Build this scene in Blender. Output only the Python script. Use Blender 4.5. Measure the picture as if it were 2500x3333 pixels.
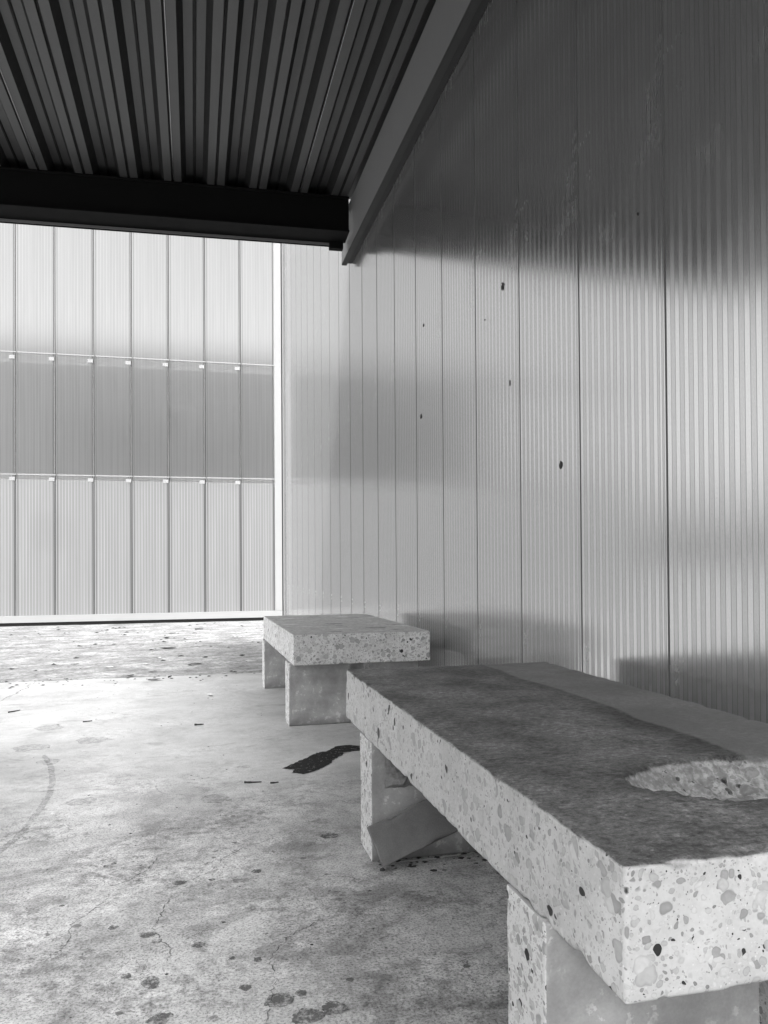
import bpy, bmesh, math, random
from mathutils import Vector, Matrix, noise

for o in list(bpy.data.objects):
    bpy.data.objects.remove(o)
SC = bpy.context.scene
COL = SC.collection
R = math.radians

# ------------------------------------------------------------------ camera
YAW, PITCH, ROLL, CAM_H = 0.2392, 0.0114, -0.0068, 0.80
fw = Vector((math.sin(YAW), math.cos(YAW), 0)); rt = Vector((math.cos(YAW), -math.sin(YAW), 0)); up = Vector((0, 0, 1))
f2 = fw * math.cos(PITCH) + up * math.sin(PITCH); u2 = up * math.cos(PITCH) - fw * math.sin(PITCH)
r3 = rt * math.cos(ROLL) + u2 * math.sin(ROLL); u3 = u2 * math.cos(ROLL) - rt * math.sin(ROLL)
cam = bpy.data.cameras.new("camera"); cam_o = bpy.data.objects.new("camera", cam); COL.objects.link(cam_o)
cam_o.matrix_world = Matrix(((r3.x, u3.x, -f2.x, 0), (r3.y, u3.y, -f2.y, 0), (r3.z, u3.z, -f2.z, CAM_H), (0, 0, 0, 1)))
cam.sensor_fit = 'HORIZONTAL'; cam.sensor_width = 36.0; cam.lens = 36.0 * 2538.2 / 2500.0
cam.shift_y = 140.4 / 2500.0
cam.clip_start = 0.02; cam.clip_end = 2000
SC.camera = cam_o

# ------------------------------------------------------------------ light and exposure
SUN_EL, SUN_AZ = R(46.5), R(-124)          # azimuth from +Y (ahead), negative = left
SUN_STRENGTH, SUN_ANGLE, SKY_STRENGTH, EXPOSURE = 1.5, R(10), 0.105, 1.88
w = bpy.data.worlds.new("World"); SC.world = w; w.use_nodes = True
nt = w.node_tree; nt.nodes.clear()
sky = nt.nodes.new('ShaderNodeTexSky'); sky.sky_type = 'NISHITA'; sky.sun_disc = False
sky.sun_elevation = SUN_EL; sky.sun_rotation = SUN_AZ
sky.air_density = 1.0; sky.dust_density = 4.0; sky.ozone_density = 1.0
bw = nt.nodes.new('ShaderNodeRGBToBW'); bg = nt.nodes.new('ShaderNodeBackground'); wo = nt.nodes.new('ShaderNodeOutputWorld')
bg.inputs['Strength'].default_value = SKY_STRENGTH
nt.links.new(sky.outputs[0], bw.inputs[0]); nt.links.new(bw.outputs[0], bg.inputs['Color']); nt.links.new(bg.outputs[0], wo.inputs[0])
sl = bpy.data.lights.new("sun", 'SUN'); sl.energy = SUN_STRENGTH; sl.angle = SUN_ANGLE; sl.color = (1, 1, 1)
so = bpy.data.objects.new("sun", sl); COL.objects.link(so)
sdir = Vector((math.sin(SUN_AZ) * math.cos(SUN_EL), math.cos(SUN_AZ) * math.cos(SUN_EL), math.sin(SUN_EL)))
so.rotation_euler = sdir.to_track_quat('Z', 'Y').to_euler(); so.location = sdir * 30
SC.view_settings.view_transform = 'Standard'; SC.view_settings.look = 'None'
SC.view_settings.exposure = EXPOSURE; SC.view_settings.gamma = 1.0; SC.view_settings.use_curve_mapping = False
SC.cycles.use_denoising = True
SC.cycles.max_bounces = 10; SC.cycles.diffuse_bounces = 5; SC.cycles.glossy_bounces = 4; SC.cycles.transmission_bounces = 6
SC.cycles.sample_clamp_indirect = 6.0

# ------------------------------------------------------------------ material helpers
class NT:
    def __init__(s, name):
        s.m = bpy.data.materials.new(name); s.m.use_nodes = True; s.t = s.m.node_tree; s.t.nodes.clear()
        s.out = s.n('ShaderNodeOutputMaterial')
    def n(s, typ, **kw):
        nd = s.t.nodes.new(typ)
        for k, v in kw.items(): setattr(nd, k, v)
        return nd
    def put(s, sock, v):
        if v is None: return
        if isinstance(v, (int, float)):
            try: sock.default_value = v
            except (TypeError, ValueError): sock.default_value = (v, v, v, 1) if len(sock.default_value) == 4 else (v, v, v)
        elif isinstance(v, (tuple, list)):
            sock.default_value = tuple(v) + ((1,) if len(sock.default_value) == 4 and len(v) == 3 else ())
        else: s.t.links.new(v, sock)
    def math(s, op, a, b=None, c=None, clamp=False):
        nd = s.n('ShaderNodeMath', operation=op, use_clamp=clamp); s.put(nd.inputs[0], a); s.put(nd.inputs[1], b); s.put(nd.inputs[2], c); return nd.outputs[0]
    def vmath(s, op, a, b=None, scale=None):
        nd = s.n('ShaderNodeVectorMath', operation=op); s.put(nd.inputs[0], a); s.put(nd.inputs[1], b)
        if scale is not None: s.put(nd.inputs['Scale'], scale)
        return nd.outputs[0]
    def pos(s): return s.n('ShaderNodeTexCoord').outputs['Object']
    def geo(s): return s.n('ShaderNodeNewGeometry')
    def sep(s, v):
        nd = s.n('ShaderNodeSeparateXYZ'); s.put(nd.inputs[0], v); return nd.outputs
    def noise(s, v, scale, detail=4, rough=0.55, dist=0.0, col=False):
        nd = s.n('ShaderNodeTexNoise'); s.put(nd.inputs['Vector'], v); nd.inputs['Scale'].default_value = scale
        nd.inputs['Detail'].default_value = detail; nd.inputs['Roughness'].default_value = rough; nd.inputs['Distortion'].default_value = dist
        return nd.outputs['Color' if col else 'Fac']
    def voro(s, v, scale, feature='F1', rnd=1.0):
        nd = s.n('ShaderNodeTexVoronoi', feature=feature); s.put(nd.inputs['Vector'], v); nd.inputs['Scale'].default_value = scale
        nd.inputs['Randomness'].default_value = rnd; return nd.outputs
    def ramp(s, f, *stops, ease=False):
        nd = s.n('ShaderNodeValToRGB'); s.put(nd.inputs[0], f); cr = nd.color_ramp
        if ease: cr.interpolation = 'EASE'
        while len(cr.elements) < len(stops): cr.elements.new(0.5)
        for e, (p, c) in zip(cr.elements, stops): e.position = p; e.color = (c, c, c, 1)
        return nd.outputs[0]
    def step(s, f, lo, hi):
        nd = s.n('ShaderNodeMapRange', interpolation_type='SMOOTHSTEP'); s.put(nd.inputs[0], f); s.put(nd.inputs[1], lo); s.put(nd.inputs[2], hi)
        return nd.outputs[0]
    def mix(s, fac, a, b):           # float mix
        nd = s.n('ShaderNodeMix', data_type='FLOAT'); s.put(nd.inputs[0], fac); s.put(nd.inputs[2], a); s.put(nd.inputs[3], b); return nd.outputs[0]
    def stretch(s, v, x, y, z): return s.vmath('MULTIPLY', v, (x, y, z))
    def bump(s, h, strength, dist=0.01, normal=None):
        nd = s.n('ShaderNodeBump'); s.put(nd.inputs['Height'], h); nd.inputs['Strength'].default_value = strength; nd.inputs['Distance'].default_value = dist
        if normal is not None: s.put(nd.inputs['Normal'], normal)
        return nd.outputs[0]
    def bsdf(s, col, rough=0.6, spec=0.5, metal=0.0, normal=None, ior=None):
        nd = s.n('ShaderNodeBsdfPrincipled')
        if not isinstance(col, (int, float)):
            c = s.n('ShaderNodeCombineColor'); [s.put(i, col) for i in c.inputs]; col = c.outputs[0]
        s.put(nd.inputs['Base Color'], col); s.put(nd.inputs['Roughness'], rough); s.put(nd.inputs['Specular IOR Level'], spec); s.put(nd.inputs['Metallic'], metal)
        if ior: nd.inputs['IOR'].default_value = ior
        if normal is not None: s.put(nd.inputs['Normal'], normal)
        return nd.outputs[0]
    def done(s, sh): s.t.links.new(sh, s.out.inputs[0]); return s.m

def simple(name, base, rough=0.5, metal=0.0, spec=0.5, var=0.25, scale=8):
    k = NT(name); p = k.pos(); n = k.noise(p, scale, 6, 0.6); n2 = k.noise(p, scale * 12, 3, 0.6)
    f = k.math('MULTIPLY_ADD', k.math('ADD', n, n2), var, 1 - var)
    return k.done(k.bsdf(k.math('MULTIPLY', f, base), k.mix(n, rough * 0.85, min(1, rough * 1.15)), spec, metal, k.bump(n2, 0.08, 0.004)))

def stones(k, p, matrix, seed=0.0):
    """sawn aggregate: pebble sections of three sizes in a pale cement"""
    wv = k.vmath('SCALE', k.vmath('SUBTRACT', k.noise(p, 38, 2, 0.5, col=True), (0.5, 0.5, 0.5)), scale=0.020)
    q = k.vmath('ADD', k.vmath('ADD', p, wv), (seed, seed * 1.7, seed * 0.6))
    col = matrix; height = None
    for sc, rlo, rhi, dens, lo, hi in ((270, 0.15, 0.42, 0.6, 0.22, 0.60), (140, 0.15, 0.46, 0.74, 0.16, 0.56), (72, 0.18, 0.52, 0.84, 0.22, 0.54), (38, 0.12, 0.54, 0.80, 0.24, 0.52)):
        v = k.voro(q, sc); sx = k.n('ShaderNodeSeparateColor'); k.put(sx.inputs[0], v['Color'])
        r1, r2, r3_ = sx.outputs
        rad = k.mix(r1, rlo, rhi)
        on = k.math('GREATER_THAN', r2, 1 - dens)
        d = v['Distance']
        m = k.math('MULTIPLY', k.math('SUBTRACT', 1.0, k.step(d, k.math('SUBTRACT', rad, 0.035), k.math('ADD', rad, 0.035))), on)
        rim = k.math('MULTIPLY', k.step(d, k.math('MULTIPLY', rad, 0.65), rad), m)
        tone = k.mix(k.math('POWER', r3_, 0.75), lo, hi)
        dark = k.math('LESS_THAN', r3_, 0.04)
        tone = k.mix(dark, tone, 0.02)
        tone = k.math('MULTIPLY', tone, k.mix(k.noise(q, sc * 3, 2), 0.82, 1.18))
        tone = k.math('MULTIPLY', tone, k.mix(rim, 1.0, 0.80))
        col = k.mix(m, col, tone)
    return col

def mat_slab():
    k = NT("sawn_aggregate_concrete"); p = k.pos()
    n = k.noise(p, 9, 6, 0.62); nf = k.noise(p, 160, 3, 0.6)
    base = k.math('MULTIPLY', k.mix(k.ramp(n, (0.3, 0), (0.7, 1)), 0.42, 0.57), k.mix(nf, 0.86, 1.12))
    col = stones(k, p, base)
    # round voids
    v = k.voro(p, 15); sx = k.n('ShaderNodeSeparateColor'); k.put(sx.inputs[0], v['Color'])
    void = k.math('MULTIPLY', k.math('LESS_THAN', v['Distance'], 0.085), k.math('GREATER_THAN', sx.outputs[0], 0.55))
    col = k.mix(void, col, 0.015)
    # grime on the trodden top only
    x, y, z = k.sep(p); g = k.geo(); nx, ny, nz = k.sep(g.outputs['Normal'])
    ps = k.stretch(p, 1, 1, 1)
    d1 = k.noise(ps, 5, 7, 0.62); d2 = k.noise(p, 70, 5, 0.7); d3 = k.noise(p, 260, 3, 0.7)
    topz = k.math('ADD', z, k.math('MULTIPLY', k.math('SUBTRACT', d2, 0.5), 0.010))
    top = k.math('MULTIPLY', k.step(topz, -0.0105, -0.0035), k.step(nz, 0.45, 0.8))
    dirt = k.mix(k.ramp(d1, (0.38, 0), (0.60, 1)), 0.05, 0.165)
    d2s = k.noise(k.stretch(p, 0.8, 1.15, 1), 80, 7, 0.8)
    fleck = k.ramp(d2s, (0.40, 0.40), (0.47, 0.90), (0.53, 1.07), (0.60, 1.75))
    dirt = k.math('MULTIPLY', dirt, fleck)
    dirt = k.math('MULTIPLY', dirt, k.ramp(d3, (0.3, 0.70), (0.5, 1.0), (0.72, 1.5)))
    pale = k.math('MULTIPLY', k.step(k.noise(k.stretch(p, 1, 2.2, 1), 42, 5, 0.75), 0.63, 0.70), 0.35)
    dirt = k.mix(pale, dirt, 0.42)
    ck = k.math('ABSOLUTE', k.math('SUBTRACT', k.noise(k.stretch(p, 1, 1.6, 1), 13, 6, 0.72, 0.4), 0.5))
    ckm = k.math('MULTIPLY', k.math('SUBTRACT', 1.0, k.step(ck, 0.003, 0.010)), k.step(k.noise(p, 4.0, 3), 0.50, 0.58))
    dirt = k.math('MULTIPLY', dirt, k.mix(ckm, 1.0, 0.40))
    blot = k.step(k.noise(k.stretch(p, 0.6, 1.5, 1), 11, 5, 0.7), 0.58, 0.66)
    dirt = k.math('MULTIPLY', dirt, k.mix(blot, 1.0, 0.55))
    # a paler band beside the wall with a soft dark line along it
    off = k.math('SUBTRACT', x, k.math('ADD', 0.455, k.math('MULTIPLY', k.math('SUBTRACT', k.noise(k.stretch(p, 0, 1, 0), 1.6, 1), 0.5), 0.16)))
    band = k.step(off, -0.004, 0.010)
    dark_line = k.math('MULTIPLY', k.step(off, -0.10, 0.0), k.math('SUBTRACT', 1.0, band))
    dirt = k.mix(k.math('MULTIPLY', band, 0.6), dirt, 0.18)
    dirt = k.math('MULTIPLY', dirt, k.mix(dark_line, 1.0, 0.50))
    hole_dust = k.math('MULTIPLY', k.math('MULTIPLY', k.math('SUBTRACT', 1.0, top), k.step(nz, 0.3, 0.6)), k.step(d2, 0.38, 0.60))
    col = k.mix(k.math('MULTIPLY', hole_dust, 0.75), col, 0.20)
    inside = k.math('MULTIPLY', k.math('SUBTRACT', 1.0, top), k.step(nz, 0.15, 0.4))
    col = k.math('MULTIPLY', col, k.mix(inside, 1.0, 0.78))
    col = k.mix(top, col, dirt)
    # dirt runs creeping over the sides
    edge = k.math('MULTIPLY', k.step(topz, -0.03, 0.002), k.math('MULTIPLY', k.step(d2, 0.42, 0.7), 0.4))
    col = k.mix(edge, col, 0.16)
    h = k.math('ADD', k.math('MULTIPLY', d2, 0.6), k.math('MULTIPLY', d3, 0.5))
    b = k.bump(k.math('MULTIPLY', h, k.mix(top, 0.12, 1.0)), 0.55, 0.006)
    return k.done(k.bsdf(col, k.mix(top, 0.55, 0.62), 0.35, 0, b))

def mat_slab_pale():
    k = NT("pale_worn_slab"); p = k.pos()
    n = k.noise(p, 9, 6, 0.62); nf = k.noise(p, 160, 3, 0.6)
    base = k.math('MULTIPLY', k.mix(k.ramp(n, (0.3, 0), (0.7, 1)), 0.50, 0.70), k.mix(nf, 0.88, 1.10))
    col = stones(k, p, base, 3.1)
    v = k.voro(k.vmath('ADD', p, (0.013, 0.0, 0.03)), 13); sx = k.n('ShaderNodeSeparateColor'); k.put(sx.inputs[0], v['Color'])
    void = k.math('MULTIPLY', k.math('LESS_THAN', v['Distance'], 0.075), k.math('GREATER_THAN', sx.outputs[0], 0.5))
    col = k.mix(void, col, 0.015)
    x, y, z = k.sep(p); nx, ny, nz = k.sep(k.geo().outputs['Normal'])
    d1 = k.noise(k.stretch(p, 1, 2.4, 1), 5, 7, 0.65); d2 = k.noise(p, 60, 5, 0.7)
    topz = k.math('ADD', z, k.math('MULTIPLY', k.math('SUBTRACT', d2, 0.5), 0.008))
    top = k.math('MULTIPLY', k.step(topz, -0.010, -0.003), k.step(nz, 0.45, 0.8))
    dirt = k.math('MULTIPLY', k.ramp(d1, (0.38, 0.16), (0.46, 0.42), (0.54, 0.30), (0.62, 0.58)), k.ramp(d2, (0.3, 0.6), (0.5, 1), (0.7, 1.35)))
    col = k.mix(top, col, dirt)
    return k.done(k.bsdf(col, 0.6, 0.35, 0, k.bump(d2, k and 0.25, 0.004)))

def mat_leg():
    k = NT("cast_cement_leg"); p = k.pos(); nx, ny, nz = k.sep(k.geo().outputs['Normal'])
    n = k.noise(p, 7, 6, 0.62); n2 = k.noise(p, 34, 5, 0.65); nf = k.noise(p, 200, 3, 0.6)
    skin = k.mix(k.ramp(n, (0.34, 0), (0.66, 1)), 0.24, 0.44)
    peel = k.math('MULTIPLY', k.step(n2, 0.56, 0.60), k.step(n, 0.46, 0.56))
    skin = k.mix(k.math('MULTIPLY', peel, 0.75), skin, 0.60)
    skin = k.math('MULTIPLY', skin, k.mix(nf, 0.85, 1.15))
    x, y, z = k.sep(p)
    foot_dark = k.math('MULTIPLY', k.math('SUBTRACT', 1.0, k.step(k.math('ADD', z, k.math('MULTIPLY', k.math('SUBTRACT', n2, 0.5), 0.06)), 0.0, 0.055)), 0.6)  # skin gets darker towards the foot
    skin = k.mix(foot_dark, skin, 0.11)
    saw = stones(k, p, k.math('MULTIPLY', k.mix(n, 0.5, 0.72), k.mix(nf, 0.9, 1.1)), 1.3)
    side = k.step(k.math('ABSOLUTE', nx), 0.6, 0.8)
    col = k.mix(side, skin, saw)
    return k.done(k.bsdf(col, 0.7, 0.3, 0, k.bump(k.math('ADD', n2, nf), 0.18, 0.005)))

def mat_broken():
    k = NT("broken_concrete"); p = k.pos()
    n = k.noise(p, 26, 6, 0.7); nf = k.noise(p, 130, 4, 0.7)
    col = k.math('MULTIPLY', k.mix(n, 0.10, 0.42), k.mix(nf, 0.6, 1.4))
    return k.done(k.bsdf(col, 0.9, 0.2, 0, k.bump(k.math('ADD', n, k.math('MULTIPLY', nf, 0.6)), 0.9, 0.012)))

def mat_floor():
    k = NT("smooth_trowelled_concrete"); p = k.pos()
    a = k.noise(p, 0.9, 5, 0.6); b = k.noise(p, 4.5, 8, 0.72, 0.3); c = k.noise(p, 34, 9, 0.82); d = k.noise(p, 170, 5, 0.8)
    x, y, z = k.sep(p)
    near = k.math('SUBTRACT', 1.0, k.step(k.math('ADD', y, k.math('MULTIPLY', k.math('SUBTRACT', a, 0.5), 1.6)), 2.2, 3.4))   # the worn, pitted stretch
    col = k.mix(k.math('MULTIPLY', k.ramp(b, (0.36, 1), (0.62, 0)), k.mix(near, 0.45, 1.0)), k.mix(near, 0.50, 0.45), 0.29)  # far stretch coloured lighter, standing in for skylight from the yard
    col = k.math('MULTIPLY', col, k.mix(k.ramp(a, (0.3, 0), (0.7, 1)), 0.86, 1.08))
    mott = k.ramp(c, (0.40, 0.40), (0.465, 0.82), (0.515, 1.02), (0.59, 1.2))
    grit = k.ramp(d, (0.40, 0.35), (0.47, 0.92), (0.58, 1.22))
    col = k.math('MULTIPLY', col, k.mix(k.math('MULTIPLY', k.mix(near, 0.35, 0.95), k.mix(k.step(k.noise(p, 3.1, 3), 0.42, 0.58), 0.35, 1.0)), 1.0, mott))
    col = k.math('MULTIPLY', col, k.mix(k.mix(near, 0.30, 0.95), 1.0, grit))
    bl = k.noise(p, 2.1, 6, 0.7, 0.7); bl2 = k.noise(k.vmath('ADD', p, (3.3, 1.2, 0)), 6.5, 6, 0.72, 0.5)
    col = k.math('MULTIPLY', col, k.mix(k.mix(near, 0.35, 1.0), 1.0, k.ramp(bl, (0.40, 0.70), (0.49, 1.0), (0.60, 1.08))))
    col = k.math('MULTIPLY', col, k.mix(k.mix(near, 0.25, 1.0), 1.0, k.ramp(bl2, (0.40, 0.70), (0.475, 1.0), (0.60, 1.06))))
    # rubbed grey smears
    s1 = k.step(k.noise(k.stretch(p, 1.0, 2.4, 1), 2.6, 6, 0.7, 1.0), 0.57, 0.70)
    col = k.math('MULTIPLY', col, k.mix(s1, 1.0, 0.72))
    # spots: gum, drips and pits
    wp = k.vmath('ADD', p, k.vmath('SCALE', k.vmath('SUBTRACT', k.noise(p, 30, 3, 0.6, col=True), (0.5, 0.5, 0.5)), scale=0.03))
    for sc, r0, r1, dens, tone in ((6.5, 0.03, 0.14, 0.30, 0.42), (17, 0.05, 0.17, 0.26, 0.34), (46, 0.06, 0.20, 0.24, 0.34)):
        v = k.voro(k.vmath('ADD', wp, (sc, sc * 0.3, 0)), sc); sx = k.n('ShaderNodeSeparateColor'); k.put(sx.inputs[0], v['Color'])
        rad = k.mix(sx.outputs[0], r0, r1)
        m = k.math('MULTIPLY', k.math('SUBTRACT', 1.0, k.step(v['Distance'], k.math('MULTIPLY', rad, 0.7), rad)), k.math('GREATER_THAN', sx.outputs[1], 1 - dens))
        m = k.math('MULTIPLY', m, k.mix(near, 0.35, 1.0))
        col = k.math('MULTIPLY', col, k.mix(m, 1.0, tone))
    # hairline crazing
    cp = k.vmath('ADD', p, k.vmath('SCALE', k.vmath('SUBTRACT', k.noise(p, 9, 5, 0.65, col=True), (0.5, 0.5, 0.5)), scale=0.22))
    for sc, wdt, lo, hi in ((2.3, 0.006, 0.50, 0.60), (6.5, 0.010, 0.52, 0.60)):
        e = k.voro(cp, sc, 'DISTANCE_TO_EDGE')['Distance']
        m = k.math('MULTIPLY', k.math('SUBTRACT', 1.0, k.step(e, wdt * 0.3, wdt)), k.step(k.noise(p, 2.2, 3), lo, hi))
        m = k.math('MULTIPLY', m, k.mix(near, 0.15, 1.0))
        col = k.math('MULTIPLY', col, k.mix(m, 1.0, 0.45))
    h = k.math('ADD', k.math('MULTIPLY', c, 0.6), k.math('MULTIPLY', d, 0.5))
    return k.done(k.bsdf(col, k.mix(b, 0.42, 0.58), 0.4, 0, k.bump(h, 0.16, 0.004)))

def mat_yard():
    k = NT("rough_brushed_yard_concrete"); p = k.pos()
    a = k.noise(p, 0.7, 5, 0.6); b = k.noise(k.stretch(p, 0.8, 1.1, 1), 4.5, 8, 0.76, 0.3); c = k.noise(p, 26, 7, 0.8); d = k.noise(p, 150, 4, 0.7)
    col = k.ramp(b, (0.34, 0.13), (0.45, 0.22), (0.54, 0.30), (0.64, 0.42))
    col = k.math('MULTIPLY', col, k.ramp(c, (0.40, 0.55), (0.5, 1.0), (0.60, 1.25)))
    col = k.math('MULTIPLY', col, k.mix(a, 0.75, 1.25))
    col = k.math('MULTIPLY', col, k.mix(d, 0.8, 1.2))
    return k.done(k.bsdf(col, 0.75, 0.3, 0, k.bump(k.math('ADD', b, c), 0.5, 0.012)))

def mat_poly_wall(name, base, rough, ior):
    """glossy multiwall sheet on an added opaque backing, seen from the yard"""
    k = NT(name); p = k.pos(); x, y, z = k.sep(p)
    st = k.noise(k.stretch(p, 1, 9, 0.35), 2.2, 5, 0.6); sm = k.noise(p, 1.7, 6, 0.65, 0.8); sc = k.noise(k.stretch(p, 1, 6, 1.2), 26, 4, 0.7)
    smear = k.step(sm, 0.52, 0.72)
    f = k.math('MULTIPLY', k.mix(k.ramp(st, (0.3, 0), (0.7, 1)), 0.88, 1.06), k.mix(smear, 1.03, 0.90))
    f = k.math('MULTIPLY', f, k.mix(k.math('MULTIPLY', smear, k.step(sc, 0.55, 0.7)), 1.0, 0.86))
    r = k.math('ADD', k.mix(sm, rough * 0.75, rough * 1.3), k.math('MULTIPLY', smear, 0.05))
    rot = k.n('ShaderNodeVectorRotate', rotation_type='X_AXIS'); k.put(rot.inputs['Vector'], p); rot.inputs['Angle'].default_value = 0.75
    rot2 = k.n('ShaderNodeVectorRotate', rotation_type='X_AXIS'); k.put(rot2.inputs['Vector'], p); rot2.inputs['Angle'].default_value = -0.55
    s1 = k.step(k.noise(k.stretch(rot.outputs[0], 1, 1.1, 34), 1.3, 3, 0.6), 0.675, 0.70); s2 = k.step(k.noise(k.stretch(rot2.outputs[0], 1, 1.3, 40), 1.1, 3, 0.6), 0.685, 0.71)
    haze = k.math('MULTIPLY', k.math('MAXIMUM', s1, s2), k.math('MULTIPLY', k.step(k.noise(p, 1.1, 3), 0.48, 0.60), k.math('MULTIPLY', k.step(z, 1.1, 1.5), k.math('SUBTRACT', 1.0, k.step(z, 2.2, 2.5)))))
    dust = k.math('ADD', k.math('MULTIPLY', haze, 0.12), k.math('MULTIPLY', smear, 0.012))
    return k.done(k.bsdf(k.math('ADD', k.math('MULTIPLY', f, base), dust), k.math('ADD', r, k.math('MULTIPLY', haze, 0.25)), 0.5, 0, None, ior=ior))

def mat_poly_gate(name, base, trans, clear):
    """thin translucent multiwall sheet, daylight behind it"""
    k = NT(name); p = k.pos()
    st = k.noise(k.stretch(p, 12, 1, 0.25), 2.0, 5, 0.6)
    f = k.mix(k.ramp(st, (0.3, 0), (0.7, 1)), 0.90, 1.06)
    def grey(v):
        c = k.n('ShaderNodeCombineColor'); [k.put(i, v) for i in c.inputs]; return c.outputs[0]
    df = k.n('ShaderNodeBsdfDiffuse'); k.put(df.inputs[0], grey(k.math('MULTIPLY', f, base)))
    tr = k.n('ShaderNodeBsdfTranslucent'); k.put(tr.inputs[0], grey(k.math('MULTIPLY', f, trans)))
    rf = k.n('ShaderNodeBsdfRefraction'); k.put(rf.inputs[0], grey(k.math('MULTIPLY', f, 0.92))); rf.inputs['Roughness'].default_value = 0.52; rf.inputs['IOR'].default_value = 1.22
    gl = k.n('ShaderNodeBsdfGlossy'); k.put(gl.inputs[0], 0.9); gl.inputs['Roughness'].default_value = 0.26
    fr = k.n('ShaderNodeFresnel'); fr.inputs[0].default_value = 1.7
    m1 = k.n('ShaderNodeMixShader'); m1.inputs[0].default_value = 0.4; k.put(m1.inputs[1], df.outputs[0]); k.put(m1.inputs[2], tr.outputs[0])
    m2 = k.n('ShaderNodeMixShader'); m2.inputs[0].default_value = clear; k.put(m2.inputs[1], m1.outputs[0]); k.put(m2.inputs[2], rf.outputs[0])
    m3 = k.n('ShaderNodeMixShader'); k.put(m3.inputs[0], fr.outputs[0]); k.put(m3.inputs[1], m2.outputs[0]); k.put(m3.inputs[2], gl.outputs[0])
    return k.done(m3.outputs[0])

M = dict(
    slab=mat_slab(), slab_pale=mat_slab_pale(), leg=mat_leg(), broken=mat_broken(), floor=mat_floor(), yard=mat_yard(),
    wall_a=mat_poly_wall("pale_sheet_cell", 0.17, 0.16, 8.0), wall_b=mat_poly_wall("grey_sheet_cell", 0.135, 0.22, 6.0), wall_r=mat_poly_wall("sheet_rib", 0.06, 0.24, 3.0),
    wall_j=simple("panel_joint_gap", 0.09, 0.6, 0, 0.3),
    gate_a=mat_poly_gate("gate_sheet_cell", 0.42, 0.12, 0.70), gate_b=mat_poly_gate("gate_sheet_grey_cell", 0.34, 0.10, 0.66), gate_r=mat_poly_gate("gate_sheet_rib", 0.25, 0.25, 0.25),
    low_a=mat_poly_gate('backed_sheet_cell', 0.47, 0.2, 0.04), low_b=mat_poly_gate('backed_sheet_grey_cell', 0.37, 0.16, 0.04), low_r=mat_poly_gate('backed_sheet_rib', 0.20, 0.1, 0.06),
    gate_j=simple("gate_joint", 0.06, 0.5),
    alu=simple("white_coated_aluminium", 0.36, 0.35, 0.0, 0.5, 0.06),
    bar=simple("white_crossbar_paint", 0.85, 0.4, 0, 0.5, 0.06),
    lining=simple("white_inner_sheet", 0.88, 0.5, 0, 0.3, 0.06),
    clip=simple('clip_plastic', 0.36, 0.5, 0, 0.4, 0.1),
    patch=simple("pale_patch_sheet", 0.50, 0.5, 0, 0.5, 0.05),
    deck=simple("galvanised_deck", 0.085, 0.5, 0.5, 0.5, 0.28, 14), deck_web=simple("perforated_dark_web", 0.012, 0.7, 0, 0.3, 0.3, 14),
    deck_seam=simple("bright_seam_metal", 0.35, 0.35, 1.0),
    steel_shaded=simple("shaded_flange_steel", 0.028, 0.6, 0, 0.3, 0.15), steel=simple("grey_painted_steel", 0.19, 0.45, 0, 0.5, 0.12, 5),
    black=simple("black_painted_steel", 0.005, 0.8, 0, 0.12, 0.2),
    trim=simple("grey_trim_metal", 0.16, 0.4, 0, 0.5, 0.1),
    void=simple("dark_gap_rubber", 0.012, 0.7),
    dark=simple("dark_stain", 0.022, 0.9, 0, 0.08, 0.3, 20),
    leaf=simple("dry_leaf", 0.045, 0.8, 0, 0.3, 0.3, 60), leaf_pale=simple("pale_scrap", 0.6, 0.7, 0, 0.3, 0.2, 60),
    twig=simple("dark_twig", 0.03, 0.8), shed=simple("shed_cladding", 0.06, 0.7, 0, 0.3, 0.15, 2), core=simple("leak_backing_board", 0.10, 0.8),
    chip=simple("torn_sheet_edge", 0.015, 0.7),
)
def mat_stain(name, tone, fac, lo=0.40, hi=0.56):
    k = NT(name); p = k.pos(); n = k.noise(p, 45, 5, 0.7)
    tr = k.n('ShaderNodeBsdfTransparent'); mx = k.n('ShaderNodeMixShader')
    k.put(mx.inputs[0], k.math('MULTIPLY', k.ramp(k.math('ADD', k.math('MULTIPLY', n, 0.6), k.math('MULTIPLY', k.noise(p, 160, 4, 0.8), 0.4)), (lo, 0.0), (hi, 1.0)), fac)); k.put(mx.inputs[1], tr.outputs[0]); k.put(mx.inputs[2], k.bsdf(tone, 0.7, 0.15))
    return k.done(mx.outputs[0])
M['stain'] = mat_stain("grey_floor_stain", 0.10, 0.85)
M['stain_soft'] = mat_stain("faint_floor_stain", 0.18, 0.28)
M['dark'] = mat_stain('dark_wet_stain', 0.02, 0.96, 0.37, 0.45)
M['crack'] = mat_stain("crack_line", 0.06, 0.65)

# ------------------------------------------------------------------ object helpers
def link(name, me, mats, parent=None, loc=None):
    for m in (mats if isinstance(mats, (list, tuple)) else [mats]): me.materials.append(m)
    o = bpy.data.objects.new(name, me); COL.objects.link(o)
    if parent: o.parent = parent
    if loc is not None: o.location = loc
    return o
def tag(o, label, cat, group=None):
    o['label'] = label; o['category'] = cat
    if group: o['group'] = group
    return o
def structure(o): o['kind'] = 'structure'; return o
def empty(name, loc, rz=0.0):
    o = bpy.data.objects.new(name, None); o.empty_display_size = 0.1; COL.objects.link(o); o.location = loc; o.rotation_euler = (0, 0, rz); return o
def mesh(name, verts, faces, midx=None, smooth=False):
    me = bpy.data.meshes.new(name); me.from_pydata([tuple(v) for v in verts], [], faces)
    if midx: me.polygons.foreach_set('material_index', midx)
    if smooth: me.polygons.foreach_set('use_smooth', [True] * len(faces))
    me.update(); return me
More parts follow.
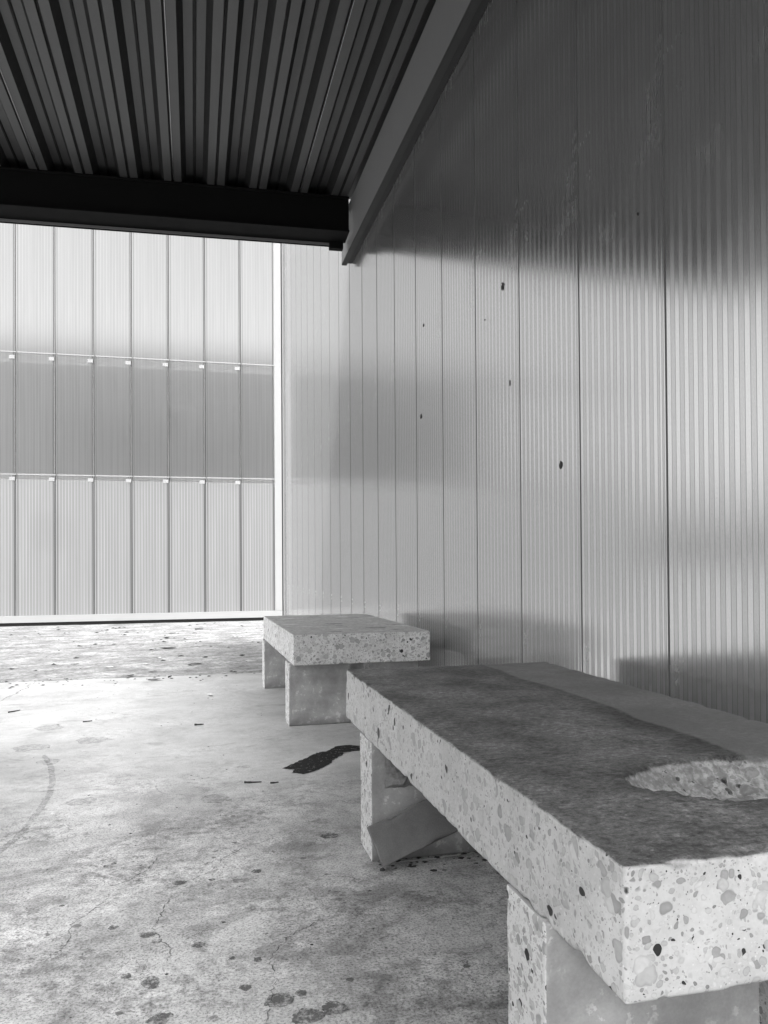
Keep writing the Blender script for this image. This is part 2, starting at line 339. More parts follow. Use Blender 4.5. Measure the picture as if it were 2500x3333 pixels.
def boxes(name, bs, bevel=0.0):
    bm = bmesh.new()
    for (x0, y0, z0, x1, y1, z1) in bs:
        r = bmesh.ops.create_cube(bm, size=1.0)
        for v in r['verts']: v.co = Vector(((x0 + x1) / 2 + v.co.x * (x1 - x0), (y0 + y1) / 2 + v.co.y * (y1 - y0), (z0 + z1) / 2 + v.co.z * (z1 - z0)))
    if bevel: bmesh.ops.bevel(bm, geom=bm.edges[:], offset=bevel, segments=2, affect='EDGES', profile=0.6)
    me = bpy.data.meshes.new(name); bm.to_mesh(me); bm.free(); return me
def prism(name, poly, axis, a, b):
    """closed polygon extruded along an axis; poly holds the two other coordinates in order"""
    n = len(poly); P = lambda u, v, t: {'x': (t, u, v), 'y': (u, t, v), 'z': (u, v, t)}[axis]
    vs = [P(u, v, a) for u, v in poly] + [P(u, v, b) for u, v in poly]
    fs = [(i, (i + 1) % n, n + (i + 1) % n, n + i) for i in range(n)] + [tuple(range(n))[::-1], tuple(range(n, 2 * n))]
    me = mesh(name, vs, fs); bm = bmesh.new(); bm.from_mesh(me); bmesh.ops.recalc_face_normals(bm, faces=bm.faces); bm.to_mesh(me); bm.free(); return me
def lines(lo, hi, step, edge=None):
    """grid stops from lo to hi with finer stops near both ends"""
    e = [0, .002, .004, .007, .011, .016, .024] if edge is None else edge
    n = max(2, int(round((hi - lo - 2 * e[-1]) / step)))
    mid = [lo + e[-1] + (hi - lo - 2 * e[-1]) * i / n for i in range(n + 1)]
    return [lo + t for t in e[:-1]] + mid + [hi - t for t in e[:-1][::-1]]
def worn_block(name, x0, y0, z0, x1, y1, z1, step=0.02, rad=0.006, chip=0.010, seed=0.0, dent=None, warp=0.0015):
    """a cast block with irregular worn arrises"""
    xs, ys, zs = lines(x0, x1, step), lines(y0, y1, step), lines(z0, z1, step)
    vid = {}; vs = []; fs = []
    def vert(i, j, l):
        key = (i, j, l)
        if key not in vid:
            p = Vector((xs[i], ys[j], zs[l]))
            n = noise.noise(p * 22 + Vector((seed, 0, 0))); n2 = noise.noise(p * 70 + Vector((0, seed, 0)))
            r = max(0.0015, rad + chip * max(0.0, n - 0.12) * 2.2 + 0.25 * rad * n2)
            q = Vector((min(max(p.x, x0 + r), x1 - r), min(max(p.y, y0 + r), y1 - r), min(max(p.z, z0 + r), z1 - r)))
            d = p - q
            if d.length > 1e-9: p = q + d.normalized() * min(d.length, r)
            p = p + Vector((noise.noise(p * 9 + Vector((seed, 3, 1))), noise.noise(p * 9 + Vector((7, seed, 1))), noise.noise(p * 9 + Vector((1, 5, seed))))) * warp
            if dent: p = dent(p, l == len(zs) - 1)
            vid[key] = len(vs); vs.append(p)
        return vid[key]
    nx, ny, nz = len(xs) - 1, len(ys) - 1, len(zs) - 1
    for i in range(nx):
        for j in range(ny):
            fs.append((vert(i, j, nz), vert(i + 1, j, nz), vert(i + 1, j + 1, nz), vert(i, j + 1, nz)))
            fs.append((vert(i, j, 0), vert(i, j + 1, 0), vert(i + 1, j + 1, 0), vert(i + 1, j, 0)))
    for i in range(nx):
        for l in range(nz):
            fs.append((vert(i, 0, l), vert(i + 1, 0, l), vert(i + 1, 0, l + 1), vert(i, 0, l + 1)))
            fs.append((vert(i, ny, l), vert(i, ny, l + 1), vert(i + 1, ny, l + 1), vert(i + 1, ny, l)))
    for j in range(ny):
        for l in range(nz):
            fs.append((vert(0, j, l), vert(0, j, l + 1), vert(0, j + 1, l + 1), vert(0, j + 1, l)))
            fs.append((vert(nx, j, l), vert(nx, j + 1, l), vert(nx, j + 1, l + 1), vert(nx, j, l + 1)))
    return mesh(name, vs, fs, smooth=True)

# ------------------------------------------------------------------ the setting
XW, YD = 1.2816, 11.40
yard = structure(link("ground", mesh("ground", [(-300, -300, 0), (300, -300, 0), (300, 300, 0), (-300, 300, 0)], [(0, 1, 2, 3)]), M['yard'], loc=(0, 0, -0.006)))
bm = bmesh.new()                                        # the concrete slab under the canopy, its far arris slightly ragged
xs = [-9 + 0.06 * i for i in range(int((XW + 9.0) / 0.06) + 1)] + [XW]
front = [bm.verts.new((x, 5.85 + 0.012 * noise.noise(Vector((x * 2.1, 0, 0))) + 0.006 * noise.noise(Vector((x * 13, 4, 0))), 0)) for x in xs]
back = [bm.verts.new((x, -7, 0)) for x in xs]; low = [bm.verts.new((v.co.x, v.co.y + 0.004, -0.012)) for v in front]
for i in range(len(xs) - 1):
    bm.faces.new((back[i], back[i + 1], front[i + 1], front[i])); bm.faces.new((front[i], front[i + 1], low[i + 1], low[i]))
me = bpy.data.meshes.new("floor"); bm.to_mesh(me); bm.free()
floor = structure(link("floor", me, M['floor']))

# ------------------------------------------------------------------ ribbed wall on the right
def panel_profile(width):
    """(along, depth, material) stops of one interlocking sheet: joint groove, dense ribs, then alternating cells"""
    out = [(0.0, 0.0, 3), (0.0006, -0.0014, 3), (0.0060, -0.0014, 2), (0.0066, 0.0, 0)]
    a = 0.0066; cells = [0.009, 0.009, 0.011, 0.012]
    n = 23; rest = (width - a - sum(cells)) / n
    cells += [rest] * n
    for i, c in enumerate(cells):
        m = i % 2
        rib = 0.0020
        tilt = 0.00012 if m == 0 else -0.00008
        out.append((a, 0.0 + tilt, m)); out.append((a + c - rib, 0.0 - tilt, 2))
        a += c
    out.append((width, 0.0, 3))
    return out
def wall_panel_mesh(name, width, z0, z1):
    pr = panel_profile(width); vs = []; fs = []; mi = []
    for a, d, m in pr: vs += [(d, a, z0), (d, a, z1)]
    for i in range(len(pr) - 1):
        fs.append((2 * i, 2 * i + 1, 2 * i + 3, 2 * i + 2)); mi.append(pr[i][2])
    return mesh(name, vs, fs, mi)
wall = empty("translucent_wall", (XW, 0, 0)); tag(wall, "tall wall of glossy ribbed grey plastic sheets running along behind both benches", "wall")
H_WALL = 6.3
pm = wall_panel_mesh("panel", 0.5, 0.0, H_WALL)
for m in (M['wall_a'], M['wall_b'], M['wall_r'], M['wall_j']): pm.materials.append(m)
Y0 = 1.9167
panels = {}
for k in range(-5, 19):
    o = bpy.data.objects.new("panel", pm); COL.objects.link(o); o.parent = wall; o.location = (0, Y0 + 0.5 * k, 0); panels[k] = o
link("leak_backing", boxes("leak_backing", [(0.02, Y0 - 2.5, 0, 0.30, YD, H_WALL)]), M['core'], wall)  # unseen backing added behind the sheets to block light leaks
def blot(name, pts, depth=0.0025):
    """small irregular mark standing just proud of the sheet; pts are (along, up)"""
    n = len(pts); vs = [(-depth, a, b) for a, b in pts] + [(-0.0002, a, b) for a, b in pts]
    fs = [tuple(range(n)), ] + [(i, n + i, n + (i + 1) % n, (i + 1) % n) for i in range(n)]
    return mesh(name, vs, fs)
def torn(y, z, w_, h_, seed, hook=False):
    rr = random.Random(seed); k = math.floor((y - Y0) / 0.5)
    if hook:   # a curl of torn film with a tail under it
        ring = [(0.9, 1.0), (0.2, 1.1), (-0.6, 0.7), (-0.9, 0.1), (-0.3, -0.3), (-0.5, -0.7), (0.0, -1.3), (0.1, -0.7), (0.8, -0.9), (0.3, -0.4), (0.8, 0.0), (1.0, 0.5), (0.55, 0.5), (0.25, 0.1), (-0.25, 0.15), (-0.3, 0.55), (0.2, 0.85), (0.6, 0.75)]
        pts = [(a * w_, b * h_) for a, b in ring]
        vs = [(-0.003, a, b) for a, b in pts]; bm_ = bmesh.new(); bv = [bm_.verts.new(v) for v in vs]; bm_.faces.new(bv); bmesh.ops.triangulate(bm_, faces=bm_.faces)
        me_ = bpy.data.meshes.new("torn_mark"); bm_.to_mesh(me_); bm_.free()
    else:
        pts = [(w_ * (0.7 + 0.5 * rr.random()) * math.cos(t), h_ * (0.7 + 0.5 * rr.random()) * math.sin(t)) for t in [i * math.tau / 9 for i in range(9)]]
        me_ = blot("torn_mark", pts)
    o = link("torn_mark", me_, M['chip'], panels[k], (0, y - (Y0 + 0.5 * k), z)); return o
torn(3.087, 1.977, 0.014, 0.017, 1, True); torn(2.564, 1.152, 0.011, 0.013, 2); torn(4.324, 1.653, 0.017, 0.015, 3); torn(4.262, 2.164, 0.010, 0.008, 4)
torn(2.05, 1.83, 0.004, 0.005, 5); torn(3.02, 1.55, 0.003, 0.012, 6); torn(3.30, 1.90, 0.004, 0.003, 7)

# ------------------------------------------------------------------ translucent gate across the yard
gate = empty("sliding_gate", (0, YD, 0)); tag(gate, "tall pale translucent gate of ribbed plastic sheets in a white frame, across the yard end", "gate")
def gate_panel_mesh(width, z0, z1):
    pr = [(0.0, 0.006, 3), (0.010, 0.006, 3), (0.0105, -0.004, 4), (0.026, -0.004, 4), (0.0265, 0.0, 2)] + [q for q in panel_profile(width) if 0.03 < q[0] < width - 0.022] + [(width - 0.020, 0.002, 3), (width - 0.010, 0.002, 2), (width, 0.0, 3)]
    vs = []; fs = []; mi = []
    for a, d, m in pr: vs += [(a, d, z0), (a, d, z1)]
    for i in range(len(pr) - 1):
        fs.append((2 * i, 2 * i + 2, 2 * i + 3, 2 * i + 1)); mi.append(pr[i][2])
    return mesh("panel", vs, fs, mi)
GZ0, GZS, GZ1 = 0.135, 1.985, 6.3
XB = -2.339
for name, z0, z1, ms in (("panel", GZS, GZ1, ('gate_a', 'gate_b', 'gate_r', 'gate_j', 'gate_a')), ("backed_panel", GZ0, GZS - 0.002, ('low_a', 'low_b', 'low_r', 'gate_j', 'low_a'))):
    gm = gate_panel_mesh(0.5, z0, z1); gl_ = gate_panel_mesh(0.483, z0, z1)
    for q in (gm, gl_):
        for m in ms: q.materials.append(M[m])
    for k in range(-5, 7):
        o = bpy.data.objects.new(name, gl_ if k == 6 else gm); COL.objects.link(o); o.parent = gate; o.location = (XB + 0.5 * k, 0, 0)
GX0 = XB - 2.5
link("bottom_rail", boxes("bottom_rail", [(GX0, -0.030, 0.040, 1.249, 0.045, 0.133)], 0.003), M['alu'], gate)
link("rail_gap_strip", boxes("rail_gap_strip", [(GX0, -0.004, -0.004, 1.249, 0.03, 0.039)]), M['void'], gate)  # dark strip put in for the shade of the gap below the rail
link("stile", boxes("stile", [(1.149, -0.032, 0.134, 1.247, 0.045, GZ1)], 0.003), M['alu'], gate)
link("gasket", boxes("gasket", [(1.249, -0.028, 0.02, 1.262, 0.03, GZ1)]), M['void'], gate)
link("edge_strip", boxes("edge_strip", [(1.2625, -0.02, 0.0, 1.2795, 0.03, GZ1)]), M['alu'], gate)
for z in (1.985, 3.635):
    link("crossbar", boxes("crossbar", [(GX0, 0.012, z - 0.055, 1.148, 0.09, z + 0.055), (GX0, 0.012, z + 0.058, 1.148, 0.06, z + 0.078)]), M['bar'], gate)
cm = boxes("clip", [(-0.078, -0.004, -0.024, -0.006, -0.0012, 0.026)], 0.001); cm.materials.append(M['clip'])
for z in (1.985, 3.635):
    for k in range(-5, 7):
        o = bpy.data.objects.new("clip", cm); COL.objects.link(o); o.parent = gate; o.location = (XB + 0.5 * k, 0, z)
for z in (2.040, 3.700):
    link("bead", boxes("bead", [(GX0, -0.003, z, 1.148, -0.0012, z + 0.014)]), M['clip'], gate)
def patch_mesh(w_, h_):
    pts = []
    for cx, cz, a0 in ((1, 1, 0), (-1, 1, 90), (-1, -1, 180), (1, -1, 270)):
        for i in range(5):
            t = R(a0 + 22.5 * i); rr = 0.07; pts.append((cx * (w_ / 2 - rr) + rr * math.cos(t), cz * (h_ / 2 - rr) + rr * math.sin(t)))
    return prism("pale_patch", pts, 'y', 0.024, 0.028)
for x, z, w_, h_ in ((-1.90, 1.27, 0.5, 0.52), (-0.20, 2.83, 0.44, 0.46)):
    link("pale_patch", patch_mesh(w_, h_), M['patch'], gate, (x, 0, z))

shed = empty("rear_building", (-4, 20, 0)); tag(shed, "dark building standing behind the translucent gate, a blurred band through its sheets", "building")
link("back_wall", boxes("back_wall", [(-0.9, 0, 0, 9, 0.2, 5.5)]), M['shed'], shed)
link("coping", boxes("coping", [(-1.0, -0.1, 5.501, 9.1, 0.3, 5.6)]), M['shed'], shed)

side = empty("light_block_wall", (-3.2, 0, 0)); tag(side, "plain dark wall added beyond the open left side of the canopy to block low sky light", "wall")  # unseen wall, added to cut the low light from the left
link("light_block_face", boxes("light_block_face", [(-0.2, -4.0, 0, 0, 2.0, 3.0)]), M['shed'], side); link("coping", boxes("coping", [(-0.24, -4.05, 3.001, 0.04, 2.05, 3.06)]), M['shed'], side)

# ------------------------------------------------------------------ canopy
ZR = 3.65; XE = 1.20; X_LEFT = -2.6; Y_BACK = -1.1; SK = 0.042
far_y = lambda x: 6.13 + (1.0 - x) * SK
deck = empty("roof_deck", (XE, 0, ZR)); tag(deck, "dark corrugated metal roof deck overhead with long narrow ribs", "roof")
PER, LOW, UPW, DEP = 0.311, 0.125, 0.120, 0.075
prof = []; seams = []
web = (PER - LOW - UPW) / 2; xc = -0.141
ks = range(-12, 6)
for k in ks:
    c = xc + PER * k; g = 0.010
    l0, l1 = c - LOW / 2, c + LOW / 2; u0, u1 = l1 + web, l1 + web + UPW; uc = (u0 + u1) / 2
    prof += [(l0, 0), (c - g, 0), (c - g * 0.4, 0.014), (c + g * 0.4, 0.014), (c + g, 0), (l1, 0), (u0, DEP), (uc - g, DEP), (uc - g * .4, DEP - 0.012), (uc + g * .4, DEP - 0.012), (uc + g, DEP), (u1, DEP)]
    if k % 3 == 0: seams.append(c)
prof = [(x, z) for x, z in prof if X_LEFT <= x <= XE + 0.06]
vs = []; fs = []
for x, z in prof: vs += [(x - XE, Y_BACK, z), (x - XE, far_y(x) - 0.02, z)]
for i in range(len(prof) - 1): fs.append((2 * i, 2 * i + 1, 2 * i + 3, 2 * i + 2))
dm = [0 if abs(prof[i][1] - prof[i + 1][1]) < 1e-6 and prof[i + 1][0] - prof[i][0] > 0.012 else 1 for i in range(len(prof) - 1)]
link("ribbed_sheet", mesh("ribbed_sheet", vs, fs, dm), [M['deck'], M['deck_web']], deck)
link("roof_cover", boxes("roof_cover", [(X_LEFT - XE, Y_BACK, DEP + 0.04, 0.4, 6.1, DEP + 0.16)]), M['black'], deck)
for c in seams:
    if X_LEFT < c < XE: link("seam", boxes("seam", [(c - XE + 0.004, Y_BACK, -0.004, c - XE + 0.008, far_y(c) - 0.25, 0.012)]), M['deck_seam'], deck)

beam = empty("front_beam", (1.0, 6.13, 3.375), math.atan(-SK)); tag(beam, "black steel beam under the canopy edge, above the translucent gate", "beam")
bl = -3.75
def bx(n, b, m, p): return link(n, boxes(n, b, 0.002), m, p)
bx("web", [(bl, -0.20, 0.014, 0.19, -0.188, 0.262)], M['black'], beam)
bx("bottom_flange", [(bl, -0.228, 0.0, 0.19, -0.002, 0.013)], M['black'], beam)
bx("top_flange", [(bl, -0.228, 0.263, 0.19, -0.002, 0.272)], M['black'], beam)
bx("fascia", [(bl, 0.0, -0.004, 0.10, 0.012, 0.52)], M['black'], beam)
bx("drip_trim", [(bl, -0.001, -0.026, 0.06, 0.012, -0.0045)], M['trim'], beam)
bx("trim_lip", [(bl, 0.0, -0.034, 0.06, 0.012, -0.0265)], M['black'], beam)
bx("end_cap", [(0.061, -0.03, -0.055, 0.17, 0.03, -0.001)], M['black'], beam)

girt = empty("wall_beam", (XE, 0, 3.283)); tag(girt, "grey steel beam running along the ribbed wall under the roof deck", "beam")
bx("web", [(0.0, Y_BACK, 0.010, 0.010, 6.33, 0.364)], M['steel'], girt)
bx("bottom_flange", [(0.0005, Y_BACK, -0.004, 0.042, 6.335, 0.0095)], M['steel_shaded'], girt)  # flange coloured darker than the web to paint in its underside shade
bx("wall_gap_strip", [(0.044, Y_BACK, 0.002, 0.080, 6.30, 0.02)], M['void'], girt)  # dark strip painting the shade in the gap between flange and wall

link("post", boxes("post", [(-2.55 - 0.14 - XE, -1.25 - 0.14, -ZR, -2.55 + 0.14 - XE, -1.25 + 0.14, -0.02)], 0.008), M['steel'], deck)
link("edge_beam", boxes("edge_beam", [(X_LEFT - 0.01 - XE, Y_BACK, -0.275, X_LEFT + 0.01 - XE, 6.3, -0.015)]), M['black'], deck)

# ------------------------------------------------------------------ benches
def leg_part(bench, x0, y0, x1, y1, h, seed, mat='leg'):
    return link("leg", worn_block("leg", 0, 0, 0, x1 - x0, y1 - y0, h, 0.03, 0.004, 0.007, seed), M[mat], bench, (x0, y0, 0))
# near bench
SL, SW, ST, TOP = 1.66, 0.685, 0.151, 0.468
near = empty("concrete_bench", (0.455, 0.768, 0), -0.006); tag(near, "near concrete bench with a dark grimy top and a broken hollow in it", "bench")
def hollow(p, is_top):
    # ragged burst-out hollow in the top
    cx, cy = 0.355, 0.285
    if p.z > -0.03 and is_top:
        a = math.atan2(p.y - cy, p.x - cx)
        rx = 0.175 * (1 + 0.16 * noise.noise(Vector((math.cos(a) * 1.7, math.sin(a) * 1.7, 2.0)))); ry = 0.110 * (1 + 0.18 * noise.noise(Vector((math.cos(a) * 2.0, math.sin(a) * 2.0, 6.0))))
        d = math.hypot((p.x - cx) / rx, (p.y - cy) / ry) + 0.08 * noise.noise(p * 26) + 0.05 * noise.noise(p * 70)
        if d < 1.0:
            t = min(1.0, max(0.0, 1 - d) / 0.5); t = t ** 0.8
            return Vector((p.x, p.y, p.z - 0.046 * t * (1 + 0.3 * noise.noise(p * 38)) - 0.004 * abs(noise.noise(p * 100))))
        q = 0.0011 * noise.noise(p * 30) + 0.0008 * noise.noise(p * 90)
        return Vector((p.x, p.y, p.z + q))
    return p
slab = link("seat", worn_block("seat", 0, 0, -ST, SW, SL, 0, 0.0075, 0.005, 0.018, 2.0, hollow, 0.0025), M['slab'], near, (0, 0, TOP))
LH = TOP - ST + 0.001
leg_part(near, -0.002, 0.199, 0.33, 0.336, LH, 1.0)
leg_part(near, 0.42, 0.199, 0.66, 0.336, LH, 2.0)
leg_part(near, 0.42, 1.29, 0.66, 1.43, LH, 3.0)
fl = leg_part(near, -0.002, 1.284, 0.33, 1.431, LH, 4.0); fl['label'] = "broken far leg with a burst face"
bpts = []
vs = []; fs = []; NX, NZ = 26, 20
for j in range(NZ + 1):
    for i in range(NX + 1):
        u, v = i / NX, j / NZ; x = 0.028 + 0.26 * u; z = 0.190 + 0.118 * v
        e = min(u, 1 - u, v, 1 - v); e = min(1, e / 0.14)
        p = Vector((x, 0, z)); vs.append((x + 0.010 * noise.noise(p * 30), 0.004 - (0.013 + 0.012 * noise.noise(p * 34) + 0.006 * noise.noise(p * 90)) * e, z + 0.008 * noise.noise(p * 40 + Vector((5, 0, 0)))))
for j in range(NZ):
    for i in range(NX):
        a = j * (NX + 1) + i; fs.append((a, a + 1, a + NX + 2, a + NX + 1))
link("burst_face", mesh("burst_face", vs, fs), M['broken'], fl, (0, 0, 0))
# far bench
far = empty("concrete_bench", (0.467, 3.781, 0), 0.013); tag(far, "far concrete bench with a pale weathered top, beyond the grimy one", "bench")
SL2, SW2, ST2, TOP2 = 1.445, 0.695, 0.150, 0.460
link("seat", worn_block("seat", 0, 0, -ST2, SW2, SL2, 0, 0.012, 0.004, 0.008, 9.0), M['slab_pale'], far, (0, 0, TOP2))
L2 = TOP2 - ST2 + 0.001
for x0, y0, x1, y1, s in ((-0.012, 0.085, 0.30, 0.228, 11), (0.40, 0.085, 0.66, 0.228, 12), (-0.012, 1.30, 0.30, 1.43, 13), (0.40, 1.30, 0.66, 1.43, 14)):
    leg_part(far, x0, y0, x1, y1, L2, s)

# broken tile leaning on the near bench's far leg
def quad_block(name, pts, n, th):
    n = Vector(n).normalized(); a = [Vector(p) for p in pts]; b = [p + n * th for p in a]
    return mesh(name, a + b, [(0, 1, 2, 3), (7, 6, 5, 4), (0, 4, 5, 1), (1, 5, 6, 2), (2, 6, 7, 3), (3, 7, 4, 0)])
tile = link("broken_tile", worn_block("broken_tile", 0, 0, 0, 0.255, 0.108, 0.019, 0.012, 0.003, 0.012, 21.0, None, 0.0015), simple("dirty_tile", 0.15, 0.85, 0, 0.3, 0.6, 26))
tu = Vector((0.235, 0.02, 0.078)).normalized(); tn = tu.cross(Vector((-0.035, 0.036, 0.100))).normalized(); tv = tn.cross(tu)
tile.matrix_world = Matrix(((tu.x, tv.x, tn.x, 0.474), (tu.y, tv.y, tn.y, 1.985), (tu.z, tv.z, tn.z, 0.010), (0, 0, 0, 1)))
tag(tile, "broken dark tile leaning against the near bench's burst leg", "tile")

# ------------------------------------------------------------------ floor marks
def flat_poly(pts, z, name, mat, rough=0.0, seed=0, sub=6):
    rr = random.Random(seed); out = []
    for i in range(len(pts)):
        a = Vector(pts[i] + (0,)); b = Vector(pts[(i + 1) % len(pts)] + (0,))
        for s in range(sub):
            p = a.lerp(b, s / sub); out.append((p.x + rough * rr.uniform(-1, 1), p.y + rough * rr.uniform(-1, 1), z))
    bm_ = bmesh.new(); f_ = bm_.faces.new([bm_.verts.new(p) for p in out]); bmesh.ops.triangulate(bm_, faces=[f_]); bmesh.ops.recalc_face_normals(bm_, faces=bm_.faces)
    if bm_.faces[:] and bm_.faces[0].normal.z < 0: bmesh.ops.reverse_faces(bm_, faces=bm_.faces)
    me_ = bpy.data.meshes.new(name); bm_.to_mesh(me_); bm_.free(); return link(name, me_, mat, floor)
flat_poly([(0.335, 3.075), (0.375, 3.045), (0.362, 3.0), (0.400, 2.972), (0.445, 2.995), (0.49, 3.05), (0.53, 3.10), (0.545, 3.15), (0.60, 3.22), (0.615, 3.27), (0.70, 3.285), (0.80, 3.31), (0.72, 3.36), (0.66, 3.40), (0.60, 3.385), (0.55, 3.31), (0.50, 3.29), (0.44, 3.21), (0.395, 3.15)], 0.0015, "wet_patch", M['dark'], 0.0045, 3, 6)
def strip(pts, wd, name, mat, z=0.0012, jit=0.0, seed=0, sub=8):
    rr = random.Random(seed); P = []
    for i in range(len(pts) - 1):
        a = Vector(pts[i] + (0,)); b = Vector(pts[i + 1] + (0,))
        for s in range(sub): P.append(a.lerp(b, s / sub) + Vector((rr.uniform(-jit, jit), rr.uniform(-jit, jit), 0)))
    P.append(Vector(pts[-1] + (0,))); vs_ = []; fs_ = []
    for i, p in enumerate(P):
        t = (P[min(i + 1, len(P) - 1)] - P[max(i - 1, 0)]).normalized(); n_ = Vector((-t.y, t.x, 0)); ww = wd * ((0.5 + rr.random()) if wd < 0.01 else (0.9 + 0.2 * rr.random())) * (0.35 if i in (0, len(P) - 1) else 1)
        vs_ += [tuple(p + n_ * ww / 2 + Vector((0, 0, z))), tuple(p - n_ * ww / 2 + Vector((0, 0, z)))]
    for i in range(len(P) - 1): fs_.append((2 * i, 2 * i + 1, 2 * i + 3, 2 * i + 2))
    return link(name, mesh(name, vs_, fs_), mat, floor)
CR = M['crack']
strip([(-1.16, 4.85), (-1.109, 5.187), (-1.093, 5.275), (-1.097, 5.448), (-1.06, 5.547), (-1.09, 5.689), (-1.07, 5.80)], 0.008, "crack", CR, jit=0.012, seed=1)
strip([(-0.056, 2.014), (-0.011, 2.051), (0.035, 2.09), (0.069, 2.168), (0.104, 2.217), (0.14, 2.257), (0.25, 2.31)], 0.003, "crack", CR, jit=0.005, seed=2)
strip([(-0.258, 2.11), (-0.232, 2.109), (-0.21, 2.074), (-0.198, 2.061), (-0.156, 2.099), (-0.122, 2.152), (-0.09, 2.25)], 0.003, "crack", CR, jit=0.004, seed=3)
strip([(-0.055, 1.644), (-0.047, 1.694), (-0.074, 1.742), (-0.09, 1.80), (-0.077, 1.86), (-0.06, 1.95)], 0.003, "crack", CR, jit=0.004, seed=4)
strip([(-0.30, 1.70), (-0.26, 1.78), (-0.27, 1.86), (-0.22, 1.95), (-0.20, 2.02)], 0.0025, "crack", CR, jit=0.004, seed=5)
strip([(0.12, 1.36), (0.13, 1.44), (0.15, 1.52), (0.145, 1.60), (0.19, 1.68), (0.26, 1.74)], 0.0025, "crack", CR, jit=0.004, seed=6)
strip([(-0.544, 2.987), (-0.464, 2.997), (-0.361, 3.001), (-0.254, 3.02)], 0.003, "crack", CR, jit=0.002, seed=7)
strip([(-0.134, 2.99), (-0.135, 2.93), (-0.121, 2.875), (-0.093, 2.835), (-0.035, 2.82)], 0.006, "scuff_mark", M['stain_soft'], jit=0.001, seed=8)
strip([(-0.62, 3.56), (-0.56, 3.36), (-0.515, 3.134), (-0.493, 2.928), (-0.496, 2.722), (-0.503, 2.573), (-0.519, 2.443), (-0.55, 2.33)], 0.022, "tyre_mark", M['stain_soft'], jit=0.002, seed=9)
ST_ = [(0.381, 2.414, 0.048, 1), (0.384, 2.277, 0.045, 0), (-0.085, 1.565, 0.034, 0), (-0.027, 1.561, 0.037, 1), (-0.23, 2.202, 0.012, 0), (-0.041, 2.04, 0.029, 0), (0.156, 2.065, 0.021, 0), (0.118, 2.024, 0.048, 1),
    (-0.08, 1.735, 0.020, 0), (-0.101, 1.774, 0.028, 0), (0.006, 1.697, 0.024, 0), (0.015, 1.672, 0.018, 1), (0.123, 1.604, 0.016, 0), (0.092, 1.506, 0.021, 0), (0.149, 1.443, 0.045, 0), (0.19, 1.46, 0.02, 0), (0.241, 1.395, 0.044, 0),
    (-0.306, 1.972, 0.012, 0), (-0.176, 1.825, 0.018, 0), (-0.131, 1.603, 0.018, 0), (0.067, 2.741, 0.085, 1), (0.357, 2.29, 0.03, 1), (0.32, 2.222, 0.036, 1), (0.185, 3.14, 0.05, 1), (-0.698, 4.147, 0.12, 1), (-0.701, 3.714, 0.13, 1),
    (-0.456, 3.802, 0.14, 1), (-0.369, 2.822, 0.08, 1), (-0.578, 3.432, 0.08, 1), (-0.212, 2.215, 0.014, 0), (0.042, 2.038, 0.015, 0), (0.072, 1.624, 0.012, 0), (-0.061, 1.437, 0.04, 0), (0.192, 1.382, 0.049, 0), (0.021, 2.251, 0.03, 1)]
for i, (x, y, r_, soft) in enumerate(ST_):
    rr = random.Random(i + 50); el = 0.55 + 0.3 * rr.random()
    pts = [(x + r_ * 0.6 * (0.75 + 0.45 * rr.random()) * math.cos(t), y + r_ * 0.8 * el * (0.75 + 0.45 * rr.random()) * math.sin(t)) for t in [j * math.tau / 11 for j in range(11)]]
    flat_poly(pts, 0.0013 + 0.0001 * (i % 4), "stain", M['stain_soft' if soft else 'stain'], r_ * 0.05, i, 3)
# pale smear and crumbs under the near bench
strip([(0.53, 2.033), (0.60, 2.028), (0.68, 2.040), (0.752, 2.044)], 0.008, "pale_smear", M['leaf_pale'], 0.0014, 0.003, 12)

# ------------------------------------------------------------------ litter
def leaf_mesh(L, W, curl, seed):
    rr = random.Random(seed); n = 9; vs_ = []; fs_ = []
    for i in range(n):
        t = i / (n - 1); wd = W * math.sin(math.pi * (0.06 + 0.88 * t)) ** 0.8 * (0.85 + 0.3 * rr.random())
        c_ = curl * (t - 0.5) ** 2 * 4
        for s in (-1, -0.5, 0, 0.5, 1): vs_.append((L * (t - 0.5), s * wd / 2, 0.003 + L * 0.5 * c_ + abs(s) * curl * wd * 0.7 + 0.002 * rr.random()))
    for i in range(n - 1):
        for j in range(4): a = i * 5 + j; fs_.append((a, a + 1, a + 6, a + 5))
    return mesh("dry_leaf", vs_, fs_, smooth=True)
def twig_mesh(L, r_, seed):
    rr = random.Random(seed); n = 7; vs_ = []; fs_ = []
    for i in range(n):
        t = i / (n - 1); y_ = 0.06 * L * math.sin(t * 3 + seed); rad = r_ * (1 - 0.5 * t) * (0.8 + 0.4 * rr.random())
        for j in range(6): a = j * math.tau / 6; vs_.append((L * (t - 0.5), y_ + rad * math.cos(a), r_ + rad * math.sin(a)))
    for i in range(n - 1):
        for j in range(6): fs_.append((i * 6 + j, i * 6 + (j + 1) % 6, i * 6 + 6 + (j + 1) % 6, i * 6 + 6 + j))
    fs_ += [tuple(range(6))[::-1], tuple(range((n - 1) * 6, n * 6))]
    return mesh("twig", vs_, fs_)
